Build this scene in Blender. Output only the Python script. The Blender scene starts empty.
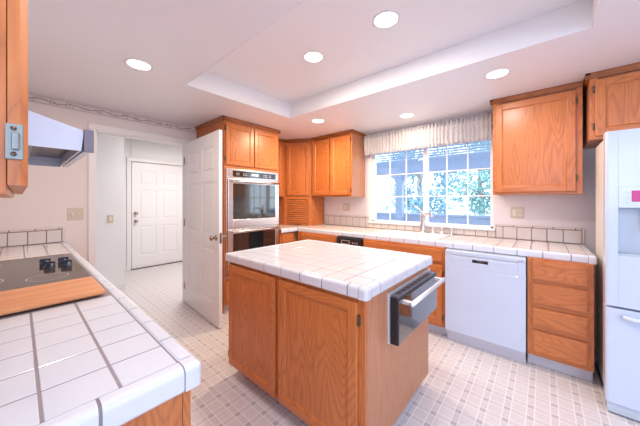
import bpy, bmesh, math, random
from mathutils import Vector, Matrix
random.seed(7)
PI = math.pi
scene = bpy.context.scene
COL = scene.collection

# ------------------------------------------------------------------ camera, world, lights, exposure
EYE = 1.3157
cam_data = bpy.data.cameras.new('camera'); cam = bpy.data.objects.new('camera', cam_data); COL.objects.link(cam)
cam.location = (0, 0, EYE); cam.rotation_euler = (PI/2, 0, 0.7109)
cam_data.sensor_width = 36; cam_data.lens = 36*259.7/640; cam_data.shift_y = -13/640
cam_data.clip_start = 0.02; cam_data.clip_end = 200
scene.camera = cam

world = bpy.data.worlds.new('sky'); scene.world = world; world.use_nodes = True
bg = world.node_tree.nodes['Background']; bg.inputs[0].default_value = (0.80, 0.90, 1.0, 1); bg.inputs[1].default_value = 3.6

def area(name, loc, rot, sx, sy, power, color, shape='RECTANGLE'):
    l = bpy.data.lights.new(name, 'AREA'); l.shape = shape; l.size = sx; l.size_y = sy
    l.energy = power; l.color = color
    o = bpy.data.objects.new(name, l); COL.objects.link(o); o.location = loc; o.rotation_euler = rot
    return o
# added fill lamps for bluish daylight from behind the camera; no openings modelled
area('daylight_fill_east', (3.22, 0.6, 1.45), (0, math.radians(70), 0), 1.8, 3.0, 48, (0.60, 0.75, 1.0))
area('daylight_fill_south', (0.9, -2.70, 1.45), (math.radians(68), 0, 0), 3.8, 1.8, 115, (0.58, 0.73, 1.0))
area('daylight_window', (-1.15, 3.47, 1.6), (-PI/2, 0, 0), 1.4, 1.0, 2, (0.80, 0.90, 1.0))
area('hall_fill_light', (-4.45, 1.95, 2.40), (0, 0, 0), 0.4, 0.4, 34, (1.0, 0.93, 0.86))  # unseen lamp added to brighten the hall walls

CAN_W = 9.0
vs = scene.view_settings
vs.view_transform = 'Standard'; vs.look = 'None'; vs.exposure = 0.15; vs.gamma = 1.0
vs.use_curve_mapping = False

# ------------------------------------------------------------------ materials
def new_mat(name):
    m = bpy.data.materials.new(name); m.use_nodes = True
    nt = m.node_tree; b = nt.nodes['Principled BSDF']
    return m, nt, b
def plain(name, col, rough=0.5, metal=0.0, bump=0.0, bscale=200, var=0.0, coat=0.0, spec=None):
    m, nt, b = new_mat(name)
    b.inputs['Base Color'].default_value = (*col, 1); b.inputs['Roughness'].default_value = rough
    b.inputs['Metallic'].default_value = metal
    if coat: b.inputs['Coat Weight'].default_value = coat; b.inputs['Coat Roughness'].default_value = 0.08
    if spec is not None: b.inputs['Specular IOR Level'].default_value = spec
    tc = nt.nodes.new('ShaderNodeTexCoord'); n = nt.nodes.new('ShaderNodeTexNoise')
    n.inputs['Scale'].default_value = bscale; n.inputs['Detail'].default_value = 3
    nt.links.new(tc.outputs['Object'], n.inputs['Vector'])
    if bump:
        bp = nt.nodes.new('ShaderNodeBump'); bp.inputs['Strength'].default_value = bump; bp.inputs['Distance'].default_value = 0.002
        nt.links.new(n.outputs['Fac'], bp.inputs['Height']); nt.links.new(bp.outputs['Normal'], b.inputs['Normal'])
    if var:
        mx = nt.nodes.new('ShaderNodeMix'); mx.data_type = 'RGBA'
        mx.inputs[6].default_value = (*[c*(1-var) for c in col], 1); mx.inputs[7].default_value = (*[min(1, c*(1+var)) for c in col], 1)
        nt.links.new(n.outputs['Fac'], mx.inputs[0]); nt.links.new(mx.outputs[2], b.inputs['Base Color'])
    return m
def M(nt, op, a, b=None, c=None):
    n = nt.nodes.new('ShaderNodeMath'); n.operation = op
    for i, v in enumerate((a, b, c)):
        if v is None: continue
        if isinstance(v, (int, float)): n.inputs[i].default_value = v
        else: nt.links.new(v, n.inputs[i])
    return n.outputs[0]
def oak(name, axis, dark=(0.37, 0.100, 0.029), light=(0.67, 0.225, 0.062), rings=30.0, rough=0.33, contrast=1.0):
    """honey oak, growth lines stretched along one axis"""
    m, nt, b = new_mat(name)
    tc = nt.nodes.new('ShaderNodeTexCoord'); oi = nt.nodes.new('ShaderNodeObjectInfo')
    add = nt.nodes.new('ShaderNodeVectorMath'); add.operation = 'ADD'
    sc = nt.nodes.new('ShaderNodeVectorMath'); sc.operation = 'SCALE'
    cmb = nt.nodes.new('ShaderNodeCombineXYZ')
    for i in range(3): nt.links.new(oi.outputs['Random'], cmb.inputs[i])
    nt.links.new(cmb.outputs[0], sc.inputs[0]); sc.inputs['Scale'].default_value = 37.0
    nt.links.new(tc.outputs['Object'], add.inputs[0]); nt.links.new(sc.outputs[0], add.inputs[1])
    def mp(al, ac):
        g = nt.nodes.new('ShaderNodeMapping'); s = [ac, ac, ac]; s['xyz'.index(axis)] = al
        g.inputs['Scale'].default_value = s; nt.links.new(add.outputs[0], g.inputs['Vector']); return g.outputs[0]
    n1 = nt.nodes.new('ShaderNodeTexNoise'); n1.inputs['Scale'].default_value = 1.0; n1.inputs['Detail'].default_value = 1.5
    nt.links.new(mp(0.9, 5.5), n1.inputs['Vector'])
    r = M(nt, 'MULTIPLY', n1.outputs['Fac'], rings); r = M(nt, 'PINGPONG', r, 0.5); r = M(nt, 'MULTIPLY', r, 2.0)
    r = M(nt, 'POWER', r, 0.38)
    n2 = nt.nodes.new('ShaderNodeTexNoise'); n2.inputs['Scale'].default_value = 1.0; n2.inputs['Detail'].default_value = 4
    nt.links.new(mp(5, 150), n2.inputs['Vector'])
    n3 = nt.nodes.new('ShaderNodeTexNoise'); n3.inputs['Scale'].default_value = 1.0; n3.inputs['Detail'].default_value = 2
    nt.links.new(mp(1.2, 6), n3.inputs['Vector'])
    f = M(nt, 'MULTIPLY', r, 0.62*contrast); g2 = M(nt, 'MULTIPLY', n2.outputs['Fac'], 0.75); g3 = M(nt, 'MULTIPLY', n3.outputs['Fac'], 0.35)
    f = M(nt, 'ADD', f, g2); f = M(nt, 'ADD', f, g3); f = M(nt, 'SUBTRACT', f, 0.26+0.20*contrast)
    mx = nt.nodes.new('ShaderNodeMix'); mx.data_type = 'RGBA'; mx.clamp_factor = True
    mx.inputs[6].default_value = (*dark, 1); mx.inputs[7].default_value = (*light, 1)
    nt.links.new(f, mx.inputs[0]); nt.links.new(mx.outputs[2], b.inputs['Base Color'])
    b.inputs['Roughness'].default_value = rough
    bp = nt.nodes.new('ShaderNodeBump'); bp.inputs['Strength'].default_value = 0.12; bp.inputs['Distance'].default_value = 0.001
    nt.links.new(n2.outputs['Fac'], bp.inputs['Height']); nt.links.new(bp.outputs['Normal'], b.inputs['Normal'])
    return m
OX, OY, OZ = oak('oak_grain_across', 'x'), oak('oak_grain_deep', 'y'), oak('oak_grain_upright', 'z')
VENEER = oak('oak_side_veneer', 'z', (0.40, 0.155, 0.070), (0.60, 0.27, 0.14), rings=22, rough=0.38, contrast=0.7)
DARKOAK = oak('oak_moulding', 'x', (0.22, 0.060, 0.015), (0.42, 0.135, 0.035), rings=10)
BOARD = oak('cutting_board_wood', 'y', (0.55, 0.20, 0.075), (0.76, 0.36, 0.17), rings=7, rough=0.45)
TILE = plain('white_tile_daylight_tint', (0.67, 0.70, 0.79), 0.14, bump=0.06, bscale=40, coat=0.3)  # bluish daylight on the worktop is put into the tile colour
TILE_I = plain('white_glazed_tile_island', (0.66, 0.665, 0.72), 0.14, bump=0.06, bscale=40, coat=0.3)
TILE_W = plain('cream_glazed_tile', (0.71, 0.64, 0.61), 0.18, bump=0.06, bscale=40, coat=0.3)
GROUT = plain('grey_grout', (0.29, 0.25, 0.28), 0.9, bump=0.3, bscale=400)
GROUT_I = plain('taupe_grout', (0.13, 0.10, 0.105), 0.9, bump=0.3, bscale=400)
GROUT_B = plain('brown_grout', (0.27, 0.165, 0.145), 0.9, bump=0.3, bscale=400)
WALL = plain('painted_wall', (0.80, 0.725, 0.705), 0.75, bump=0.15, bscale=260)
WALLN = plain('painted_wall_window', (0.80, 0.74, 0.76), 0.7, bump=0.15, bscale=260)
HALLW = plain('hall_wall_paint', (0.84, 0.85, 0.87), 0.7, bump=0.12, bscale=260)
CEIL = plain('ceiling_paint', (0.85, 0.825, 0.86), 0.38, bump=0.10, bscale=120)
TRAY = plain('tray_paint', (0.84, 0.83, 0.85), 0.5, bump=0.1, bscale=120)
WHITE = plain('white_trim_paint', (0.82, 0.80, 0.81), 0.38)
DOORW = plain('white_door_paint', (0.83, 0.825, 0.855), 0.35, bump=0.05, bscale=90)
APPL = plain('white_enamel_daylight_tint', (0.58, 0.655, 0.80), 0.22, coat=0.4)  # white enamel with the blue of the daylight mixed into its colour
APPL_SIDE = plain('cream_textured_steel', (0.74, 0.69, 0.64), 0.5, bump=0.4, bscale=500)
APPL_GREY = plain('pale_grey_plastic', (0.50, 0.55, 0.62), 0.35)
HOODW = plain('pale_enamel_hood', (0.60, 0.72, 0.93), 0.25, coat=0.3)
HOODIN = plain('hood_grey_metal', (0.16, 0.15, 0.19), 0.4, 0.4)
STEEL = plain('brushed_steel', (0.74, 0.71, 0.71), 0.24, 1.0, bump=0.01, bscale=300)
CHROME = plain('satin_chrome', (0.72, 0.72, 0.74), 0.2, 1.0)
ALUM = plain('pale_aluminium', (0.80, 0.80, 0.82), 0.35, 0.7)
NICKEL = plain('aged_nickel', (0.42, 0.33, 0.25), 0.25, 1.0)
HINGE = plain('bronze_hinge', (0.16, 0.12, 0.09), 0.4, 0.8)
ZINC = plain('zinc_hinge', (0.25, 0.27, 0.26), 0.4, 0.8)
BLACK = plain('black_plastic', (0.012, 0.013, 0.018), 0.35)
BGLASS = plain('dark_oven_glass', (0.012, 0.014, 0.016), 0.04, spec=1.0, coat=1.0)
COOK = plain('cooktop_glass', (0.050, 0.034, 0.030), 0.10, spec=0.5)
KNOBM = plain('dark_blue_knob', (0.02, 0.035, 0.07), 0.25)
PORCELAIN = plain('white_porcelain', (0.86, 0.83, 0.82), 0.12, coat=0.5)
PLATE = plain('almond_plate', (0.62, 0.55, 0.44), 0.4)
SWITCHM = plain('almond_switch', (0.78, 0.72, 0.62), 0.35)
KICK = plain('kick_vinyl', (0.60, 0.60, 0.66), 0.6)
SHADOW = plain('dark_cavity', (0.03, 0.02, 0.02), 0.8)
PINK = plain('magenta_display', (0.55, 0.02, 0.20), 0.3)
PORCH = plain('painted_porch_timber', (0.37, 0.46, 0.62), 0.7, var=0.1, bscale=20)
CONC = plain('patio_concrete', (0.55, 0.55, 0.55), 0.9, var=0.1, bscale=8)
LEAF = plain('leaf_green', (0.24, 0.48, 0.47), 0.6, var=0.8, bscale=3)
LEAF2 = plain('leaf_teal', (0.22, 0.42, 0.52), 0.6, var=0.8, bscale=3)
BARK = plain('bark', (0.40, 0.38, 0.38), 0.9, bump=0.5, bscale=30)
DARKSILL = plain('threshold_bronze', (0.09, 0.06, 0.05), 0.5)

def emis(name, col, st):
    m, nt, b = new_mat(name)
    b.inputs['Base Color'].default_value = (0.9, 0.9, 0.9, 1)
    b.inputs['Emission Color'].default_value = (*col, 1); b.inputs['Emission Strength'].default_value = st
    return m
LAMP = emis('lit_lens', (1.0, 0.97, 0.92), 4.0)
DISP = emis('appliance_display', (0.5, 0.65, 0.8), 0.25)

def glass():
    m = bpy.data.materials.new('window_glass'); m.use_nodes = True; nt = m.node_tree; nt.nodes.clear()
    o = nt.nodes.new('ShaderNodeOutputMaterial'); t = nt.nodes.new('ShaderNodeBsdfTransparent'); g = nt.nodes.new('ShaderNodeBsdfGlossy')
    t.inputs[0].default_value = (0.93, 0.97, 1.0, 1)
    g.inputs['Roughness'].default_value = 0.02; mx = nt.nodes.new('ShaderNodeMixShader'); mx.inputs[0].default_value = 0.06
    nt.links.new(t.outputs[0], mx.inputs[1]); nt.links.new(g.outputs[0], mx.inputs[2]); nt.links.new(mx.outputs[0], o.inputs[0])
    return m
GLASS = glass()

def lace():
    m, nt, b = new_mat('cream_lace_cloth')
    b.inputs['Base Color'].default_value = (0.84, 0.76, 0.70, 1); b.inputs['Roughness'].default_value = 0.9
    tc = nt.nodes.new('ShaderNodeTexCoord'); v = nt.nodes.new('ShaderNodeTexVoronoi'); v.inputs['Scale'].default_value = 90
    nt.links.new(tc.outputs['Object'], v.inputs['Vector'])
    r = nt.nodes.new('ShaderNodeValToRGB'); r.color_ramp.elements[0].position = 0.15; r.color_ramp.elements[1].position = 0.55
    r.color_ramp.elements[0].color = (0.90, 0.86, 0.84, 1); r.color_ramp.elements[1].color = (0.66, 0.62, 0.62, 1)
    nt.links.new(v.outputs['Distance'], r.inputs[0]); nt.links.new(r.outputs[0], b.inputs['Base Color'])
    tl = nt.nodes.new('ShaderNodeBsdfTranslucent'); nt.links.new(r.outputs[0], tl.inputs[0])
    mx = nt.nodes.new('ShaderNodeMixShader'); mx.inputs[0].default_value = 0.25
    out = nt.nodes['Material Output']; nt.links.new(b.outputs[0], mx.inputs[1]); nt.links.new(tl.outputs[0], mx.inputs[2]); nt.links.new(mx.outputs[0], out.inputs[0])
    return m
LACE = lace()

def vinyl():
    """squares and narrow strips with small grey accents where strips cross"""
    m, nt, b = new_mat('patterned_vinyl')
    tc = nt.nodes.new('ShaderNodeTexCoord'); sx = nt.nodes.new('ShaderNodeSeparateXYZ'); nt.links.new(tc.outputs['Object'], sx.inputs[0])
    P = 0.1135
    def axis(out, off):
        u = M(nt, 'ADD', out, off+50*P); u = M(nt, 'DIVIDE', u, P); u = M(nt, 'FRACT', u)      # strip is centred on 0.5
        d = M(nt, 'ABSOLUTE', M(nt, 'SUBTRACT', u, 0.5))
        strip = M(nt, 'LESS_THAN', d, 0.17)
        line = M(nt, 'LESS_THAN', M(nt, 'ABSOLUTE', M(nt, 'SUBTRACT', d, 0.17)), 0.028)
        return strip, line
    sa, la = axis(sx.outputs[0], 1.424 + P/2); sb, lb = axis(sx.outputs[1], -0.878 + P/2)
    acc = M(nt, 'MULTIPLY', sa, sb); st = M(nt, 'MAXIMUM', sa, sb); ln = M(nt, 'MAXIMUM', la, lb)
    nz = nt.nodes.new('ShaderNodeTexNoise'); nz.inputs['Scale'].default_value = 45; nz.inputs['Detail'].default_value = 3
    nt.links.new(tc.outputs['Object'], nz.inputs['Vector'])
    base = (0.66, 0.575, 0.55); 
    def mix(f, a, bb):
        x = nt.nodes.new('ShaderNodeMix'); x.data_type = 'RGBA'; nt.links.new(f, x.inputs[0])
        for i, v in ((6, a), (7, bb)):
            if isinstance(v, tuple): x.inputs[i].default_value = (*v, 1)
            else: nt.links.new(v, x.inputs[i])
        return x.outputs[2]
    c0 = mix(nz.outputs['Fac'], (0.58, 0.535, 0.545), (0.72, 0.675, 0.685))
    c1 = mix(st, c0, mix(nz.outputs['Fac'], (0.56, 0.52, 0.53), (0.68, 0.635, 0.645)))
    c2 = mix(acc, c1, (0.48, 0.445, 0.465)); c3 = mix(ln, c2, (0.77, 0.74, 0.75))
    nt.links.new(c3, b.inputs['Base Color']); b.inputs['Roughness'].default_value = 0.32
    bp = nt.nodes.new('ShaderNodeBump'); bp.inputs['Strength'].default_value = 0.15; bp.inputs['Distance'].default_value = 0.001
    nt.links.new(ln, bp.inputs['Height']); nt.links.new(bp.outputs['Normal'], b.inputs['Normal'])
    return m
VINYL = vinyl()

def border():
    m, nt, b = new_mat('scroll_wallpaper_border')
    tc = nt.nodes.new('ShaderNodeTexCoord'); sx = nt.nodes.new('ShaderNodeSeparateXYZ'); nt.links.new(tc.outputs['Object'], sx.inputs[0])
    u = M(nt, 'ADD', sx.outputs[0], sx.outputs[1]); z = sx.outputs[2]     # z: 0..0.085 local
    ph = M(nt, 'MULTIPLY', u, 2*PI/0.22)
    vine = M(nt, 'ADD', M(nt, 'MULTIPLY', M(nt, 'SINE', ph), 0.010), 0.040)
    d = M(nt, 'ABSOLUTE', M(nt, 'SUBTRACT', z, vine)); f1 = M(nt, 'LESS_THAN', d, 0.005)
    v = nt.nodes.new('ShaderNodeTexVoronoi'); v.inputs['Scale'].default_value = 62; nt.links.new(tc.outputs['Object'], v.inputs['Vector'])
    inb = M(nt, 'LESS_THAN', M(nt, 'ABSOLUTE', M(nt, 'SUBTRACT', z, 0.040)), 0.022)
    f2 = M(nt, 'MULTIPLY', M(nt, 'MULTIPLY', M(nt, 'LESS_THAN', v.outputs['Distance'], 0.40), inb), M(nt, 'GREATER_THAN', M(nt, 'SINE', M(nt, 'MULTIPLY', ph, 2.0)), -0.2))
    l1 = M(nt, 'LESS_THAN', M(nt, 'ABSOLUTE', M(nt, 'SUBTRACT', z, 0.010)), 0.0025); l2 = M(nt, 'LESS_THAN', M(nt, 'ABSOLUTE', M(nt, 'SUBTRACT', z, 0.072)), 0.0025)
    f = M(nt, 'MAXIMUM', M(nt, 'MAXIMUM', f1, f2), M(nt, 'MAXIMUM', l1, l2))
    x = nt.nodes.new('ShaderNodeMix'); x.data_type = 'RGBA'; nt.links.new(f, x.inputs[0])
    x.inputs[6].default_value = (0.74, 0.66, 0.64, 1); x.inputs[7].default_value = (0.40, 0.33, 0.33, 1)
    nt.links.new(x.outputs[2], b.inputs['Base Color']); b.inputs['Roughness'].default_value = 0.7
    return m
BORDER = border()

# ------------------------------------------------------------------ mesh builder
class MB:
    def __init__(s): s.bm = bmesh.new(); s.mats = []
    def mi(s, m):
        if m not in s.mats: s.mats.append(m)
        return s.mats.index(m)
    def _merge(s, t, m, mtx=None, smooth=False):
        i = s.mi(m)
        if mtx is not None: bmesh.ops.transform(t, matrix=mtx, verts=t.verts)
        vm = {}
        for v in t.verts: vm[v] = s.bm.verts.new(v.co)
        for f in t.faces:
            try: nf = s.bm.faces.new([vm[v] for v in f.verts])
            except ValueError: continue
            nf.material_index = i; nf.smooth = smooth
        t.free()
    def box(s, x0, x1, y0, y1, z0, z1, m, bev=0.0, seg=2, mtx=None):
        t = bmesh.new(); bmesh.ops.create_cube(t, size=1)
        bmesh.ops.transform(t, matrix=Matrix.Translation(((x0+x1)/2, (y0+y1)/2, (z0+z1)/2)) @ Matrix.Diagonal((abs(x1-x0), abs(y1-y0), abs(z1-z0), 1)), verts=t.verts)
        if bev:
            bev = min(bev, 0.49*min(abs(x1-x0), abs(y1-y0), abs(z1-z0)))
            bmesh.ops.bevel(t, geom=t.edges[:], offset=bev, segments=seg, profile=0.5, affect='EDGES')
        s._merge(t, m, mtx, smooth=False); return s
    def prism(s, pts, axis, a0, a1, m, mtx=None, smooth=False):
        """pts: 2-D outline in the other two axes (cyclic order of xyz), extruded along axis"""
        t = bmesh.new(); k = 'xyz'.index(axis)
        def mk(p, a):
            c = [0, 0, 0]; c[k] = a
            o = [i for i in range(3) if i != k]; c[o[0]] = p[0]; c[o[1]] = p[1]; return c
        A = [t.verts.new(mk(p, a0)) for p in pts]; B = [t.verts.new(mk(p, a1)) for p in pts]
        n = len(pts); t.faces.new(A); t.faces.new(B[::-1])
        for i in range(n): t.faces.new((A[i], B[i], B[(i+1) % n], A[(i+1) % n]))
        bmesh.ops.recalc_face_normals(t, faces=t.faces)
        s._merge(t, m, mtx, smooth); return s
    def cyl(s, p0, p1, r0, m, r1=None, n=20, smooth=True, caps=True):
        p0, p1 = Vector(p0), Vector(p1); d = p1-p0; t = bmesh.new()
        bmesh.ops.create_cone(t, cap_ends=caps, segments=n, radius1=r0, radius2=r0 if r1 is None else r1, depth=d.length)
        q = d.to_track_quat('Z', 'Y').to_matrix().to_4x4()
        s._merge(t, m, Matrix.Translation((p0+p1)/2) @ q, smooth); return s
    def lathe(s, prof, m, origin=(0, 0, 0), axis=(0, 0, 1), n=24):
        t = bmesh.new(); rings = []
        for r, z in prof:
            rings.append([t.verts.new((max(r, 1e-5)*math.cos(2*PI*i/n), max(r, 1e-5)*math.sin(2*PI*i/n), z)) for i in range(n)])
        for a, b in zip(rings, rings[1:]):
            for i in range(n): t.faces.new((a[i], a[(i+1) % n], b[(i+1) % n], b[i]))
        q = Vector(axis).to_track_quat('Z', 'Y').to_matrix().to_4x4()
        bmesh.ops.recalc_face_normals(t, faces=t.faces)
        s._merge(t, m, Matrix.Translation(origin) @ q, True); return s
    def tube(s, pts, r, m, n=10, radii=None):
        t = bmesh.new(); P = [Vector(p) for p in pts]; rings = []
        for i, p in enumerate(P):
            d = (P[min(i+1, len(P)-1)]-P[max(i-1, 0)]).normalized(); q = d.to_track_quat('Z', 'Y')
            rr = radii[i] if radii else r
            rings.append([t.verts.new(p + q @ Vector((rr*math.cos(2*PI*k/n), rr*math.sin(2*PI*k/n), 0))) for k in range(n)])
        for a, b in zip(rings, rings[1:]):
            best = min(range(n), key=lambda o: (a[0].co-b[o].co).length)
            for k in range(n): t.faces.new((a[k], a[(k+1) % n], b[(k+1+best) % n], b[(k+best) % n]))
        t.faces.new(rings[0][::-1]); t.faces.new(rings[-1])
        bmesh.ops.recalc_face_normals(t, faces=t.faces)
        s._merge(t, m, None, True); return s
    def build(s, name, parent=None, loc=(0, 0, 0), rz=0.0):
        me = bpy.data.meshes.new(name); s.bm.normal_update(); s.bm.to_mesh(me); s.bm.free()
        for m in s.mats: me.materials.append(m)
        o = bpy.data.objects.new(name, me); COL.objects.link(o); o.location = loc; o.rotation_euler.z = rz
        if parent is not None: o.parent = parent
        return o

def tag(o, label, cat, group=None):
    o['label'] = label; o['category'] = cat
    if group: o['group'] = group
    return o
def thing(name, label, cat, loc=(0, 0, 0), rz=0.0, group=None):
    o = bpy.data.objects.new(name, None); COL.objects.link(o); o.empty_display_size = 0.1
    o.location = loc; o.rotation_euler.z = rz
    return tag(o, label, cat, group)
def struct(o): o['kind'] = 'structure'; return o
def kids(o): return [c for c in bpy.data.objects if c.parent is o]
def copy_tree(o, parent=None):
    c = o.copy(); COL.objects.link(c); c.parent = parent
    for ch in kids(o): copy_tree(ch, c)
    return c

# ------------------------------------------------------------------ measures
XW, YN, YS = -3.489, 3.33, -0.36          # west, window (north) and cooktop (south) walls
ZC, ZT = 2.28, 2.45                       # ceiling, tray
XE, YSS = 3.35, -2.8                      # far sides of the room behind the camera
XH = -5.868                               # far hall wall

# ------------------------------------------------------------------ room shell
b = MB(); b.box(XH-0.2, XE+0.1, YSS-0.1, YN+0.12, -0.08, 0, VINYL); struct(b.build('floor'))
# ceiling with recessed tray
TX0, TX1, TY0, TY1 = -2.27, 0.213, 0.905, 2.095
b = MB()
b.box(XW-0.12, TX0, YSS-0.1, YN+0.12, ZC, ZC+0.30, CEIL); b.box(TX1, XE+0.1, YSS-0.1, YN+0.12, ZC, ZC+0.30, CEIL)
b.box(TX0, TX1, YSS-0.1, TY0, ZC, ZC+0.30, CEIL); b.box(TX0, TX1, TY1, YN+0.12, ZC, ZC+0.30, CEIL)
b.box(TX0, TX1, TY0, TY1, ZT, ZT+0.13, CEIL)
struct(b.build('ceiling'))
b = MB()
for x0, x1, y0, y1 in ((TX0, TX0+0.008, TY0, TY1), (TX1-0.008, TX1, TY0, TY1), (TX0, TX1, TY0, TY0+0.008), (TX0, TX1, TY1-0.008, TY1)):
    b.box(x0, x1, y0, y1, ZC-0.002, ZT, TRAY)
struct(b.build('trim_1'))
b = MB(); b.box(XH-0.2, XW-0.12, -1.3, 3.2, 2.46, 2.58, CEIL); struct(b.build('ceiling_hall'))

DY0, DY1, DZ = 0.52, 1.42, 2.035           # doorway to the hall
b = MB()
b.box(XW-0.12, XW, YS-0.1, DY0, 0, 2.5, WALL); b.box(XW-0.12, XW, DY1, YN+0.12, 0, 2.5, WALL); b.box(XW-0.12, XW, DY0, DY1, DZ, 2.5, WALL)
struct(b.build('wall_west'))
# window wall with opening
WX0, WX1, WZ0, WZ1 = -1.90, -0.405, 0.995, 2.12
b = MB()
b.box(XW-0.12, WX0, YN, YN+0.12, 0, 2.5, WALLN); b.box(WX1, XE+0.1, YN, YN+0.12, 0, 2.5, WALLN)
b.box(WX0, WX1, YN, YN+0.12, 0, WZ0, WALLN); b.box(WX0, WX1, YN, YN+0.12, WZ1, 2.5, WALLN)
struct(b.build('wall_north'))
b = MB(); b.box(XW-0.12, -0.35, YS-0.1, YS, 0, 2.5, WALL); struct(b.build('wall_south'))
b = MB(); b.box(XW-0.12, XE+0.1, YSS-0.1, YSS, 0, 2.5, HALLW); struct(b.build('wall_south_east'))
b = MB(); b.box(XE, XE+0.1, YSS, YN+0.12, 0, 2.5, HALLW); struct(b.build('wall_east'))
# hall
b = MB()
b.box(XH-0.12, XH, -1.3, 1.394-0.02, 0, 2.5, HALLW); b.box(XH-0.12, XH, 2.306+0.02, 3.2, 0, 2.5, HALLW); b.box(XH-0.12, XH, 1.37, 2.33, 2.06, 2.5, HALLW)
b.box(XH-0.3, XW-0.12, 3.1, 3.2, 0, 2.5, HALLW); b.box(XH, XW-0.12, -1.3, -1.2, 0, 2.5, HALLW)
struct(b.build('wall_hall'))
b = MB(); b.box(-4.82, -4.70, -1.2, 1.02, 0, 2.46, HALLW); struct(b.build('wall_hall_return'))
b = MB()
b.box(-4.70, -4.688, -1.2, 1.02, 0, 0.085, WHITE, 0.004); b.box(-4.82, -4.688, 1.02, 1.032, 0, 0.085, WHITE, 0.004)
b.box(XH, XH+0.012, 0.9, 1.32, 0, 0.085, WHITE, 0.004)
struct(b.build('baseboard_hall'))

# casings
def casing(b, x, y0, y1, z1, w=0.06, t=0.018):
    for a0, a1 in ((y0-w, y0), (y1, y1+w)): b.box(x+0.0005, x+t, a0, a1, 0, z1, WHITE, 0.005)
    b.box(x+0.0005, x+t+0.001, y0-w, y1+w, z1, z1+w, WHITE, 0.005)
b = MB(); casing(b, XW, DY0, DY1, DZ, 0.062)
b.box(XW-0.12, XW, DY0, DY0+0.008, 0, DZ, WHITE); b.box(XW-0.12, XW, DY1-0.008, DY1, 0, DZ, WHITE); b.box(XW-0.12, XW, DY0, DY1, DZ-0.008, DZ, WHITE)
struct(b.build('trim_2'))
b = MB(); casing(b, XH, 1.380, 2.320, 2.045, 0.07); b.box(XH-0.10, XH-0.045, 1.30, 2.40, 0, 2.12, WHITE); struct(b.build('trim_3'))
# wallpaper border under the ceiling
b = MB(); b.box(0, 0.002, 0, 2.0, 0, 0.085, BORDER); o = b.build('trim_4', loc=(XW, YS, ZC-0.087)); struct(o)
b = MB(); b.box(0, 3.6, 0, 0.002, 0, 0.085, BORDER); o = b.build('trim_5', loc=(-3.2, YN-0.002, ZC-0.087)); struct(o)

# six-panel doors: local x along width from hinge, front face -y
def panel_door(name, w, h, t=0.035):
    b = MB(); st = 0.115; mid = 0.10; ry = [0.0, 0.23, 0.80, 0.93, 1.50, 1.60, 1.87, h]
    r = 0.010
    b.box(0, w, r, t-r, 0, h, DOORW)
    for side in (0, 1):
        y0, y1 = (0, r+0.001) if side == 0 else (t-r-0.001, t)
        for x0, x1 in ((0, st), (w/2-mid/2, w/2+mid/2), (w-st, w)): b.box(x0, x1, y0, y1, 0, h, DOORW, 0.003)
        for z0, z1 in ((0, ry[1]), (ry[2], ry[3]), (ry[4], ry[5]), (ry[6], h)): b.box(0.001, w-0.001, y0, y1, z0, z1, DOORW, 0.003)
        for x0, x1 in ((st, w/2-mid/2), (w/2+mid/2, w-st)):
            for z0, z1 in ((ry[1], ry[2]), (ry[3], ry[4]), (ry[5], ry[6])):
                k = 0.028
                ya, yb = (0.002, r+0.001) if side == 0 else (t-r-0.001, t-0.002)
                b.box(x0+k, x1-k, ya, yb, z0+k, z1-k, DOORW, 0.006)
    b.box(0.001, w-0.001, 0.003, t-0.003, 0.001, h-0.001, DOORW)
    # hollow the panel fields: the slab core above sits r deep, this thin rim only closes the edges
    return b
def panel_door2(w, h, t=0.035):
    b = MB(); st = 0.115; mid = 0.10; ry = [0.0, 0.23, 0.80, 0.93, 1.50, 1.60, 1.87, h]; r = 0.009
    for x0, x1 in ((0, st), (w-st, w)): b.box(x0, x1, 0, t, 0, h, DOORW, 0.002)
    b.box(w/2-mid/2, w/2+mid/2, 0, t, 0.01, h-0.01, DOORW, 0.002)
    for z0, z1 in ((0, ry[1]), (ry[2], ry[3]), (ry[4], ry[5]), (ry[6], h)): b.box(st-0.003, w-st+0.003, 0.0003, t-0.0003, z0, z1, DOORW, 0.002)
    for x0, x1 in ((st, w/2-mid/2), (w/2+mid/2, w-st)):
        for z0, z1 in ((ry[1], ry[2]), (ry[3], ry[4]), (ry[5], ry[6])):
            b.box(x0-0.004, x1+0.004, r, t-r, z0-0.004, z1+0.004, DOORW)
            k = 0.03; b.box(x0+k, x1-k, 0.003, t-0.003, z0+k, z1-k, DOORW, 0.008, 1)
    return b
def knob(parent, x, y, z, sgn, m=NICKEL, name='door_knob'):
    b = MB(); b.lathe([(0, 0), (0.031, 0), (0.031, 0.004), (0.026, 0.009), (0.012, 0.012), (0.011, 0.030), (0.020, 0.036), (0.027, 0.046), (0.027, 0.056), (0.018, 0.064), (0, 0.066)], m, axis=(0, sgn, 0))
    return b.build(name, parent, (x, y, z))
hx, hy, fx, fy = -3.465, 1.385, -2.490, 1.325
ang = math.atan2(fy-hy, fx-hx); dw_ = math.hypot(fx-hx, fy-hy)
d1 = struct(panel_door2(dw_, 2.02).build('door_1', loc=(hx, hy, 0.012), rz=ang))
knob(d1, dw_-0.065, 0, 0.915, -1); knob(d1, dw_-0.065, 0.035, 0.915, 1)
b = MB(); b.box(dw_, dw_+0.002, 0.006, 0.029, 0.86, 0.97, NICKEL, 0.001); b.build('latch_plate', d1)
b = MB()
for z in (0.22, 1.02, 1.80): b.cyl((-0.008, -0.004, z-0.045), (-0.008, -0.004, z+0.045), 0.007, NICKEL, n=10)
b.build('hinge', d1)
d2 = struct(panel_door2(0.912, 2.02).build('door_2', loc=(XH-0.03, 1.394, 0.014), rz=PI/2)); 
d2.location = (XH-0.005, 1.394, 0.014)
knob(d2, 0.062, 0, 0.90, -1); knob(d2, 0.062, 0, 1.05, -1, name='deadbolt')
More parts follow.
